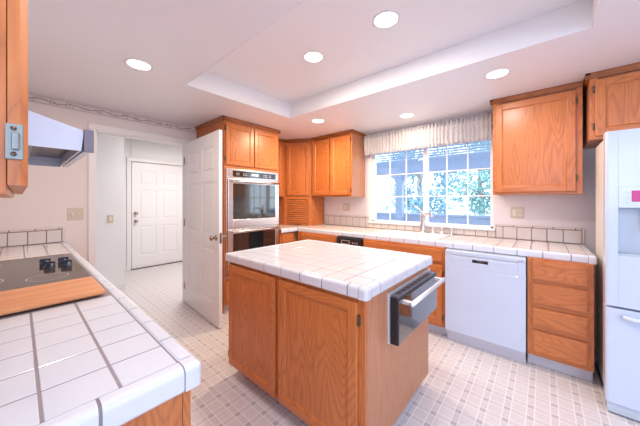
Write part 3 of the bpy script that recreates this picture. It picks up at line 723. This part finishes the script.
# right end veneer panel with the cut-out for the warming drawer
WD0, WD1, WDZ0, WDZ1 = 1.280-1.4725, 1.880-1.4725, 0.568, 0.812
b = MB(); xs, xe = W/2-0.015, W/2
b.box(xs, xe, -D/2+0.0195, WD0, 0.085, 0.861, VENEER); b.box(xs, xe, WD1, D/2, 0.085, 0.861, VENEER)
b.box(xs, xe, WD0, WD1, 0.085, WDZ0, VENEER); b.box(xs, xe, WD0, WD1, WDZ1, 0.861, VENEER)
b.build('end_panel', t)
b = MB(); frame(b, -W/2, W/2, 0.085, 0.861, -D/2, st=0.038, top=0.03, bot=0.03, mids=(-0.022,)); b.build('face_frame', t)
cab_door(t, -W/2+0.012, -0.040, 0.100, 0.838, -D/2, -1, fr=0.052); cab_door(t, -0.006, W/2-0.036, 0.100, 0.838, -D/2, 1, fr=0.052, hz=(0.10, 0.655))
b = MB(); b.box(-W/2+0.05, W/2-0.05, -D/2+0.085, D/2-0.03, 0, 0.10, KICK); b.build('toe_kick', t)

# warming drawer / built-in oven in the island's end
t = thing('built_in_microwave', 'small dark glass built in oven with a pale bar handle on the island end', 'oven', (JX1, 1.580, WDZ0-0.006))
h2 = 0.330
b = MB(); b.box(-0.0145, 0.004, -0.292, 0.292, 0.012, 0.240, BLACK); b.build('liner', t)
b = MB(); b.box(0.0005, 0.012, -h2+0.01, h2, 0.0, 0.268, ALUM, 0.002); b.build('trim_frame', t)
b = MB(); b.box(0.0125, 0.055, -h2+0.022, h2-0.006, 0.0, 0.245, BLACK, 0.003)
d = b.build('front_door', t)
b = MB(); b.box(0.0552, 0.059, -h2+0.026, h2-0.010, 0.006, 0.232, BGLASS, 0.001); b.build('glass', d)
b = MB(); b.box(0.014, 0.052, -h2+0.030, h2-0.012, 0.2452, 0.253, HOODIN, 0.001)
for i in range(9): b.box(0.022, 0.044, -0.26+i*0.06, -0.225+i*0.06, 0.2532, 0.2545, BLACK)
b.build('vent_strip', t)
b = MB(); zh = 0.218
b.tube([(0.112, -h2+0.055, zh), (0.112, h2-0.035, zh)], 0.0125, ALUM, 12)
for y in (-h2+0.075, h2-0.055): b.box(0.058, 0.110, y-0.013, y+0.013, zh-0.010, zh+0.010, ALUM, 0.004)
b.build('handle', d)

# ------------------------------------------------------------------ cooktop counter cabinet, cooktop, board, knobs
t = thing('base_cabinet', 'oak base cabinet under the cooktop worktop in the left foreground', 'cabinet', (-2.0, YS, 0), PI)
b = MB(); xa, xb = -2.0-XW-0.001, -2.0+0.690         # local x is reversed: world x = -2 - lx
b.box(-1.322, 1.488, -0.625, -0.001, 0.10, 0.861, OZ, 0.001); b.build('body', t)
b = MB(); frame(b, -1.324, 1.488, 0.10, 0.861, -0.6445, st=0.04, top=0.03, bot=0.03, mids=(-0.7, 0.0, 0.7)); b.build('face_frame', t)
for x0, x1 in ((-1.28, -0.72), (-0.68, -0.02), (0.02, 0.68), (0.72, 1.46)): cab_door(t, x0, x1, 0.12, 0.84, -0.6445)
b = MB(); b.box(-1.24, 1.488, -0.57, -0.05, 0, 0.10, KICK); b.build('toe_kick', t)
ck = thing('cooktop', 'dark smooth glass cooktop set into the tiled counter below the hood', 'cooktop', (-2.23, -0.03, TOP))
b = MB(); b.box(-0.445, 0.475, -0.27, 0.279, -0.003, 0.006, COOK, 0.003); b.build('glass_top', ck)
for (x, y, r) in ((-0.25, -0.13, 0.09), (0.22, -0.13, 0.11), (0.30, 0.13, 0.075)):
    b = MB(); b.lathe([(r, 0), (r+0.0015, 0.0004), (r+0.003, 0)], APPL_GREY, origin=(x, y, 0.0062), n=40); b.build('burner_ring', ck)
def ck_knob(x, y, r):
    b = MB(); b.lathe([(0.025, 0), (0.025, 0.006), (0.021, 0.009), (0.019, 0.022), (0.016, 0.025), (0, 0.025)], KNOBM, n=20)
    b.box(-0.024, 0.024, -0.0065, 0.0065, 0.010, 0.034, KNOBM, 0.004)
    o = b.build('knob', ck, (x+2.23, y+0.03, 0.0062)); o.rotation_euler.z = r
for x, y, r in ((-2.20, 0.120, 1.2), (-2.32, 0.107, 1.4), (-2.18, 0.190, 1.3), (-2.30, 0.185, 1.5)): ck_knob(x, y, r)
b = MB(); b.box(-1.705, -1.392, -0.33, 0.240, 0, 0.016, BOARD, 0.006, 3)
o = b.build('cutting_board', loc=(0, 0, TOP+0.0075)); tag(o, 'long reddish wooden cutting board lying across the cooktop edge', 'cutting board')

# ------------------------------------------------------------------ range hood
t = thing('range_hood', 'pale blue-white sloped range hood over the cooktop', 'range hood', (-1.73, YS, 1.505))
HX0, HX1, HY = -0.38, 0.38, 0.518
def hood_y(p): return p
b = MB()
prof = [(0.001, 0.0), (HY, 0.0), (HY+0.008, 0.078), (0.10, 0.205), (0.001, 0.205)]
# open-bottomed canopy: two sides, sloped front, top, back
for x0, x1 in ((HX0, HX0+0.006), (HX1-0.006, HX1)): b.prism(prof, 'x', x0, x1, HOODW)
b.prism([(HY-0.006, 0.0), (HY, 0.0), (HY+0.008, 0.078), (0.10, 0.205), (0.001, 0.205), (0.001, 0.199), (0.098, 0.199), (HY+0.001, 0.072)], 'x', HX0+0.006, HX1-0.006, HOODW)
b.box(HX0+0.006, HX1-0.006, 0.001, 0.006, 0, 0.2, HOODW)
b.build('canopy', t)
b = MB(); b.box(HX0+0.007, HX1-0.007, 0.007, HY-0.008, 0.050, 0.056, HOODIN)
b.box(HX0+0.10, HX1-0.10, 0.12, HY-0.10, 0.036, 0.050, HOODIN, 0.004)
for i in range(14): b.box(HX0+0.12+i*0.038, HX0+0.126+i*0.038, 0.14, HY-0.12, 0.033, 0.0365, ALUM)
b.build('filter', t)
b = MB(); b.box(HX0-0.002, HX1+0.002, HY+0.009, HY+0.030, 0.000, 0.080, HOODW, 0.003); b.build('front_rail', t)
b = MB(); b.box(HX1+0.0022, HX1+0.008, HY+0.006, HY+0.036, -0.004, 0.084, HOODIN, 0.002); b.build('end_cap', t)

# left wall cabinet seen edge-on; faces +y
CX0, CX1 = -1.340, -0.520
t = thing('wall_cabinet', 'oak wall cabinet at the left edge with its door edge and hinge showing', 'cabinet', ((CX0+CX1)/2, YS, 1.323), PI)
W = CX1-CX0; D = 0.350
b = MB(); carcass(b, -W/2, W/2, -D, -0.001, 0, ZC-1.323-0.001, OZ); b.build('body', t)
b = MB(); frame(b, -W/2, W/2, 0, ZC-1.323-0.001, -D, st=0.045, mids=(0,)); b.build('face_frame', t)
for s in (-1, 1):
    x0, x1 = (-W/2+0.0, -0.012) if s < 0 else (0.012, W/2-0.012)
    b = MB(); Wd, Hd = x1-x0, ZC-1.323-0.055; tt = 0.0185
    b.prism([(0, -0.0008), (0, -0.0115), (0.007, -0.0185), (Wd-0.007, -0.0185), (Wd, -0.0115), (Wd, -0.0008)], 'z', 0.0, Hd, OZ)
    dd = b.build('door', t, (x0, -D, 0.012))
    if s < 0:
        b = MB(); b.box(-0.0035, -0.0005, -0.0145, 0.001, 0.033, 0.079, ZINC, 0.001); b.box(-0.007, -0.003, -0.0115, -0.004, 0.045, 0.068, ZINC, 0.002)
        for z in (0.040, 0.073): b.cyl((-0.005, -0.006, z), (-0.003, -0.006, z), 0.003, HINGE, n=8)
        b.build('hinge', dd)
b = MB(); z = ZC-1.323-0.001; b.prism([(-D-0.022, z), (-D-0.022, z-0.014), (-D-0.004, z-0.04), (-D, z-0.04), (-D, z)], 'x', -W/2, W/2, DARKOAK); b.build('crown_moulding', t)

# ------------------------------------------------------------------ refrigerator
FX0, FX1, FYF, FYB = 0.291, 1.215, 2.375, 3.02
t = thing('refrigerator', 'large white refrigerator with a water dispenser and freezer drawer at the right edge', 'refrigerator', ((FX0+FX1)/2, FYB, 0))
w_ = (FX1-FX0)/2; dF = FYF-FYB
b = MB(); b.box(-w_+0.024, w_-0.024, dF+0.085, 0, 0.03, 1.735, APPL_SIDE, 0.006)
b.box(-w_+0.02, w_-0.02, dF+0.10, -0.02, 0.0, 0.03, BLACK); b.build('body', t)
def rdoor(name, x0, x1, z0, z1, cut=None):
    b = MB()
    def outline(xa, xb, ra, rb):
        y0, y1 = dF, dF+0.078; p = [(xb, y1), (xa, y1)]
        for k in range(6):
            a = PI/2*k/5; p.append((xa+ra-ra*math.cos(a), y0+ra-ra*math.sin(a)))
        for k in range(6):
            a = PI/2*(1-k/5); p.append((xb-rb+rb*math.cos(a), y0+rb-rb*math.sin(a)))
        return p
    r = 0.016; e = 0.0015
    if cut is None: b.prism(outline(x0, x1, r, r), 'z', z0, z1, APPL)
    else:
        cx0, cx1, cz0, cz1 = cut
        b.prism(outline(x0, cx0, r, e), 'z', z0, z1, APPL); b.prism(outline(cx1, x1, e, r), 'z', z0, z1, APPL)
        b.prism(outline(cx0, cx1, e, e), 'z', z0, cz0, APPL); b.prism(outline(cx0, cx1, e, e), 'z', cz1, z1, APPL)
        b.box(cx0, cx1, dF+0.062, dF+0.078, cz0, cz1, APPL_GREY)
    return b.build(name, t)
cx0, cx1 = -w_+0.052, -w_+0.30
ld = rdoor('door', -w_, -0.003, 0.668, 1.738, (cx0, cx1, 0.98, 1.400)); rdoor('door', 0.003, w_, 0.668, 1.738)
fd = rdoor('freezer_drawer', -w_, w_, 0.075, 0.655)
b = MB(); b.box(cx0, cx1, dF-0.004, dF+0.020, 1.268, 1.400, APPL, 0.004)
dp = b.build('dispenser_panel', ld)
b = MB(); b.box(cx0+0.052, cx0+0.16, dF-0.0055, dF-0.0038, 1.305, 1.372, PINK, 0.001); b.build('display', dp)
for i in range(3): b = MB(); b.box(cx0+0.012, cx0+0.022, dF-0.0052, dF-0.0039, 1.30+i*0.028, 1.304+i*0.028, APPL_GREY); b.build('button', dp); b = MB(); b.box(cx0+0.030, cx0+0.044, dF-0.0052, dF-0.0039, 1.296+i*0.028, 1.306+i*0.028, APPL_GREY); b.build('button', dp)
b = MB(); b.box(cx0+0.10, cx0+0.15, dF+0.03, dF+0.06, 1.12, 1.26, APPL, 0.01); b.build('dispenser_paddle', ld)
b = MB(); b.box(cx0, cx1, dF+0.004, dF+0.06, 0.98, 0.992, APPL_GREY, 0.002); b.build('drip_tray', ld)
def bar(parent, p0, p1, ofs=-0.045):
    b = MB(); p0, p1 = Vector(p0), Vector(p1); o = Vector((0, ofs, 0)); q = (p1-p0).normalized()*0.03
    b.tube([p0, p0+o*0.7+q*0.15, p0+o+q, p1+o-q, p1+o*0.7-q*0.15, p1], 0.014, APPL, 12); return b.build('handle', parent)
bar(fd, (-w_+0.075, dF, 0.615), (w_-0.075, dF, 0.615)); bar(ld, (-0.045, dF, 0.78), (-0.045, dF, 1.60))
b = MB(); b.prism([(dF+0.01, 0.012), (dF+0.01, 0.04), (dF+0.02, 0.072), (dF+0.085, 0.072), (dF+0.085, 0.012)], 'x', -w_+0.008, w_-0.008, APPL_GREY); b.build('base_grille', t)

# ------------------------------------------------------------------ sink, faucet, deck fittings
t = thing('kitchen_sink', 'white drop in sink set in the tiled worktop below the window', 'sink', ((SX0+SX1)/2, (SY0+SY1)/2, TOP))
w_, d_ = (SX1-SX0)/2, (SY1-SY0)/2
b = MB()
for x0, x1, y0, y1 in ((-w_, -w_+0.03, -d_, d_), (w_-0.03, w_, -d_, d_), (-w_+0.03, w_-0.03, -d_, -d_+0.03), (-w_+0.03, w_-0.03, d_-0.06, d_), (-0.015, 0.015, -d_+0.03, d_-0.06)):
    b.box(x0, x1, y0, y1, -0.004, 0.012, PORCELAIN, 0.004)
b.build('rim', t)
b = MB()
for xa, xb in ((-w_+0.024, -0.010), (0.010, w_-0.024)):
    ya, yb = -d_+0.024, d_-0.054
    b.box(xa, xa+0.006, ya, yb, -0.05, -0.001, PORCELAIN); b.box(xb-0.006, xb, ya, yb, -0.05, -0.001, PORCELAIN)
    b.box(xa, xb, ya, ya+0.006, -0.05, -0.001, PORCELAIN); b.box(xa, xb, yb-0.006, yb, -0.05, -0.001, PORCELAIN); b.box(xa, xb, ya, yb, -0.052, -0.046, PORCELAIN)
b.build('basin', t)
t = thing('faucet', 'brushed metal single column kitchen faucet behind the white sink', 'faucet', (-1.128, 3.250, TOP+0.002))
b = MB(); b.lathe([(0, 0), (0.040, 0), (0.040, 0.006), (0.033, 0.014), (0.030, 0.03), (0.029, 0.19), (0.031, 0.20), (0.031, 0.225), (0.022, 0.245), (0, 0.248)], STEEL); b.build('column', t)
b = MB(); b.tube([(0, 0, 0.190), (0.04, -0.03, 0.225), (0.09, -0.07, 0.240), (0.13, -0.10, 0.232), (0.15, -0.115, 0.205)], 0.013, STEEL, 12, [0.016, 0.015, 0.014, 0.015, 0.017]); b.build('spout', t)
b = MB(); b.tube([(0, 0, 0.235), (-0.03, 0.0, 0.275), (-0.075, 0.0, 0.315), (-0.13, 0.0, 0.325)], 0.008, STEEL, 10, [0.016, 0.013, 0.010, 0.010]); b.build('lever', t)
def fitting(name, label, x, prof, extra=None):
    b = MB(); b.lathe([(q*1.15, w*1.25) for q, w in prof], STEEL, n=18)
    if extra: extra(b)
    o = b.build(name, loc=(x, 3.245, TOP+0.001)); return tag(o, label, 'sink fitting')
fitting('air_gap_cap', 'short metal cap on the worktop, nearest of three to the faucet', -1.005, [(0, 0), (0.024, 0), (0.024, 0.006), (0.018, 0.010), (0.018, 0.055), (0.012, 0.062), (0, 0.063)])
fitting('side_sprayer', 'metal side sprayer standing between the sink cap and the soap pump', -0.905, [(0, 0), (0.025, 0), (0.022, 0.012), (0.013, 0.020), (0.013, 0.045), (0.019, 0.055), (0.019, 0.070), (0, 0.076)])
fitting('soap_dispenser', 'metal soap pump farthest right of the faucet below the window', -0.800, [(0, 0), (0.026, 0), (0.024, 0.010), (0.016, 0.016), (0.014, 0.050), (0.020, 0.056), (0.020, 0.066), (0, 0.070)],
        lambda b: b.tube([(0, 0, 0.062), (0.0, -0.03, 0.092), (0.0, -0.055, 0.080)], 0.007, STEEL, 8))

# ------------------------------------------------------------------ valance
t = thing('valance_curtain', 'gathered cream lace valance hanging across the top of the window', 'curtain', (-1.165, YN, 1.95))
V0, V1 = -0.795, 0.752
b = MB(); n = 520; rows = [(0.0, 1.35), (0.012, 1.45), (0.028, 1.2), (0.040, 0.45), (0.050, 0.7), (0.10, 0.8), (0.15, 0.65), (0.185, 0.45), (0.200, 0.30), (0.212, 0.30), (0.228, 0.55), (0.245, 1.0), (0.262, 1.4), (0.278, 1.6)]
bm = bmesh.new(); grid = []
for z, amp in rows:
    r_ = []
    for i in range(n+1):
        u = i/n; x = V0+(V1-V0)*u
        ph = x*2*PI/0.042+1.5*math.sin(x*9)+1.0*math.sin(x*23+1)
        y = -0.088+0.013*amp*math.sin(ph)+0.004*math.sin(x*31+z*20)+(0.007*math.sin(x*2*PI/0.021) if z < 0.04 or z > 0.24 else 0)
        zz = z+(0.006*math.sin(ph*1.0+0.6) if z < 0.005 else 0)+(0.008*math.sin(ph+1.0) if z > 0.27 else 0)
        r_.append(bm.verts.new((x, y, zz)))
    grid.append(r_)
for a, c in zip(grid, grid[1:]):
    for i in range(n): bm.faces.new((a[i], a[i+1], c[i+1], c[i])).smooth = True
me = bpy.data.meshes.new('cloth'); bm.to_mesh(me); bm.free(); me.materials.append(LACE)
o = bpy.data.objects.new('cloth', me); COL.objects.link(o); o.parent = t
sm = o.modifiers.new('thickness', 'SOLIDIFY'); sm.thickness = 0.0015
b = MB(); b.box(V0, V1, -0.079, -0.073, 0.200, 0.222, WHITE, 0.002); b.box(V0, V0+0.006, -0.079, -0.001, 0.200, 0.222, WHITE); b.box(V1-0.006, V1, -0.079, -0.001, 0.200, 0.222, WHITE); b.build('rod', t)

# ------------------------------------------------------------------ plates
def plate(name, label, cat, loc, rz, w, h, kind):
    t = thing(name, label, cat, loc, rz)
    b = MB(); b.box(-w/2, w/2, -0.006, -0.0005, -h/2, h/2, PLATE, 0.003); b.build('plate', t)
    for i, k in enumerate(kind):
        x = (i-(len(kind)-1)/2)*0.046
        if k == 'dimmer':
            b = MB(); b.lathe([(0, 0), (0.017, 0), (0.016, 0.010), (0.013, 0.014), (0, 0.014)], SWITCHM, origin=(x, -0.006, 0), axis=(0, -1, 0), n=18); b.build('dimmer_knob', t)
        elif k == 'rocker':
            b = MB(); b.box(x-0.016, x+0.016, -0.009, -0.005, -0.033, 0.033, SWITCHM, 0.002); b.build('rocker', t)
        elif k == 'toggle':
            b = MB(); b.box(x-0.005, x+0.005, -0.016, -0.005, -0.004, 0.016, SWITCHM, 0.002); b.build('toggle', t)
        else:
            b = MB()
            for z in (-0.02, 0.02):
                b.box(x-0.017, x+0.017, -0.008, -0.005, z-0.014, z+0.014, SWITCHM, 0.004)
                for q in (-0.007, 0.005): b.box(x+q, x+q+0.0025, -0.0085, -0.0078, z-0.005, z+0.006, BLACK)
            b.build('receptacle', t)
    return t
plate('wall_switch', 'almond double switch plate on the wall beside the hood', 'switch', (XW, 0.365, 1.177), PI/2, 0.116, 0.118, ('dimmer', 'toggle'))
plate('wall_switch', 'small single switch plate on the white hall wall', 'switch', (-4.70, 0.858, 1.045), PI/2, 0.07, 0.116, ('rocker',))
plate('wall_outlet', 'pale outlet plate between the wall cabinet and the worktop left of the window', 'outlet', (-2.325, YN, 1.207), 0, 0.116, 0.116, ('rocker', 'outlet'))
plate('wall_outlet', 'almond switch and outlet plate below the wall cabinet right of the window', 'outlet', (-0.205, YN, 1.186), 0, 0.112, 0.116, ('rocker', 'outlet'))

# ------------------------------------------------------------------ recessed lights
def can(x, y, z, label, k=1.0, c=(1.0, 0.84, 0.68)):
    t = thing('recessed_light', label, 'ceiling light', (x, y, z), 0, 'recessed ceiling lights')
    b = MB(); b.lathe([(0.070, -0.001), (0.084, -0.003), (0.087, -0.0005), (0.070, 0.0)], WHITE, n=32); b.build('trim_ring', t)
    b = MB(); b.lathe([(0, -0.004), (0.055, -0.0035), (0.0705, -0.001)], LAMP, n=32); b.build('lens', t)
    l = bpy.data.lights.new('lamp', 'AREA'); l.shape = 'DISK'; l.size = 0.12; l.energy = CAN_W*k; l.color = c
    o = bpy.data.objects.new('lamp', l); COL.objects.link(o); o.parent = t; o.location = (0, 0, -0.008)
can(-2.19, 0.562, ZC, 'lit recessed light in the flat ceiling left of the tray')
can(-0.753, 1.512, ZT, 'largest looking lit recessed light, in the near end of the tray', 0.9, (1.0, 0.91, 0.84))
can(-1.385, 1.53, ZT, 'lit recessed light in the tray, the smaller looking of the two there')
can(-2.088, 2.387, ZC, 'small lit recessed light in front of the corner cabinets', 2.6, (1.0, 0.77, 0.50))
can(-1.186, 2.90, ZC, 'lit recessed light directly before the window valance', 0.7)
can(-0.270, 2.391, ZC, 'lit recessed light before the single door wall cabinet', 0.9, (1.0, 0.90, 0.84))
can(1.2, 0.6, ZC, 'unseen added fill light over the open floor beyond the refrigerator side', 1.3, (1.0, 0.95, 0.92))  # out of view, added as neutral fill for the room
can(-0.35, 0.12, ZC, 'unseen added fill light above the end of the cooktop worktop', 0.7, (0.96, 0.97, 1.0))  # out of view, added to light the foreground worktop from above

# ------------------------------------------------------------------ outside
b = MB(); b.box(-14, 12, YN+0.12, 26, -0.25, -0.15, CONC); struct(b.build('ground'))
t = thing('patio_cover', 'blue-grey timber patio cover with louvre slats seen through the window', 'patio cover', (-1.5, 5.6, -0.15))
b = MB()
for i in range(8): b.box(-4.5, 3.5, -2.08+i*0.26, -1.93+i*0.26, 2.36, 2.367, PORCH)
b.build('slats', t)
b = MB(); b.box(-4.5, 3.5, -0.08, 0.08, 2.05, 2.359, PORCH, 0.01); b.build('beam', t)
for x in (-4.4, -2.0, 2.4):
    b = MB(); b.box(x, x+0.05, -2.1, -0.081, 2.301, 2.359, PORCH); b.build('rafter', t)
for x in (-0.95, 0.98):
    b = MB(); b.box(x-0.075, x+0.075, -0.07, 0.07, 0.0, 2.05, PORCH, 0.01)
    for s in (-1, 1): b.prism([(x+s*0.07, 1.80), (x+s*0.12, 1.93), (x+s*0.22, 2.0), (x+s*0.38, 2.05), (x+s*0.07, 2.05)], 'y', -0.05, 0.05, PORCH)
    b.build('post', t)
t = thing('porch_railing', 'low solid blue-grey porch railing outside the window', 'railing', (-1.5, 5.62, -0.15))
b = MB(); b.box(-4.5, 3.5, 0.10, 0.16, 0.03, 1.12, PORCH); b.build('infill', t)
b = MB(); b.box(-4.5, 3.5, 0.07, 0.20, 1.12, 1.17, PORCH, 0.01); b.build('cap_rail', t)

def tree(label, x, y, h, r, seed, m, n=1500, s=0.10):
    rnd = random.Random(seed)
    t = thing('garden_tree', label, 'tree', (x, y, -0.15), 0, 'trees beyond the porch')
    b = MB(); b.tube([(0, 0, 0), (0.05, 0.02, h*0.25), (-0.04, 0.05, h*0.5), (0.03, 0, h*0.85)], 0.1, BARK, 10, [0.14, 0.11, 0.08, 0.03])
    for k in range(7):
        a = rnd.uniform(0, 2*PI); z = h*rnd.uniform(0.3, 0.7); l = r*rnd.uniform(0.5, 0.9)
        b.tube([(0, 0, z), (math.cos(a)*l*0.5, math.sin(a)*l*0.5, z+0.25), (math.cos(a)*l, math.sin(a)*l, z+0.7)], 0.03, BARK, 6, [0.045, 0.03, 0.012])
    b.build('trunk', t)
    bm = bmesh.new()
    cl = [(Vector((rnd.gauss(0, r*0.45), rnd.gauss(0, r*0.4), h*rnd.uniform(0.22, 1.0))), rnd.uniform(0.25, 0.5)*r) for _ in range(22)]
    for i in range(n):
        c, cr = rnd.choice(cl); p = c+Vector((rnd.gauss(0, 1), rnd.gauss(0, 1), rnd.gauss(0, 1)))*cr*0.45
        d = Vector((rnd.uniform(-1, 1), rnd.uniform(-1, 1), rnd.uniform(-1, 1))).normalized(); e = d.orthogonal().normalized(); L_ = s*rnd.uniform(0.6, 1.3)
        q = [p-d*L_, p+e*L_*0.4+d.cross(e)*L_*0.12, p+d*L_, p-e*L_*0.4+d.cross(e)*L_*0.12]
        bm.faces.new([bm.verts.new(v) for v in q])
    me = bpy.data.meshes.new('foliage'); bm.to_mesh(me); bm.free(); me.materials.append(m)
    o = bpy.data.objects.new('foliage', me); COL.objects.link(o); o.parent = t
tree('dense blue-green tree seen through the middle of the window', -3.15, 8.8, 4.0, 1.0, 3, LEAF2, 5200, 0.07)
tree('leafy green tree seen through the right part of the window', -1.9, 12.0, 4.4, 1.45, 5, LEAF, 4200, 0.085)
tree('thin tree seen through the left part of the window', -5.6, 13.0, 4.0, 1.0, 8, LEAF2, 900, 0.08)
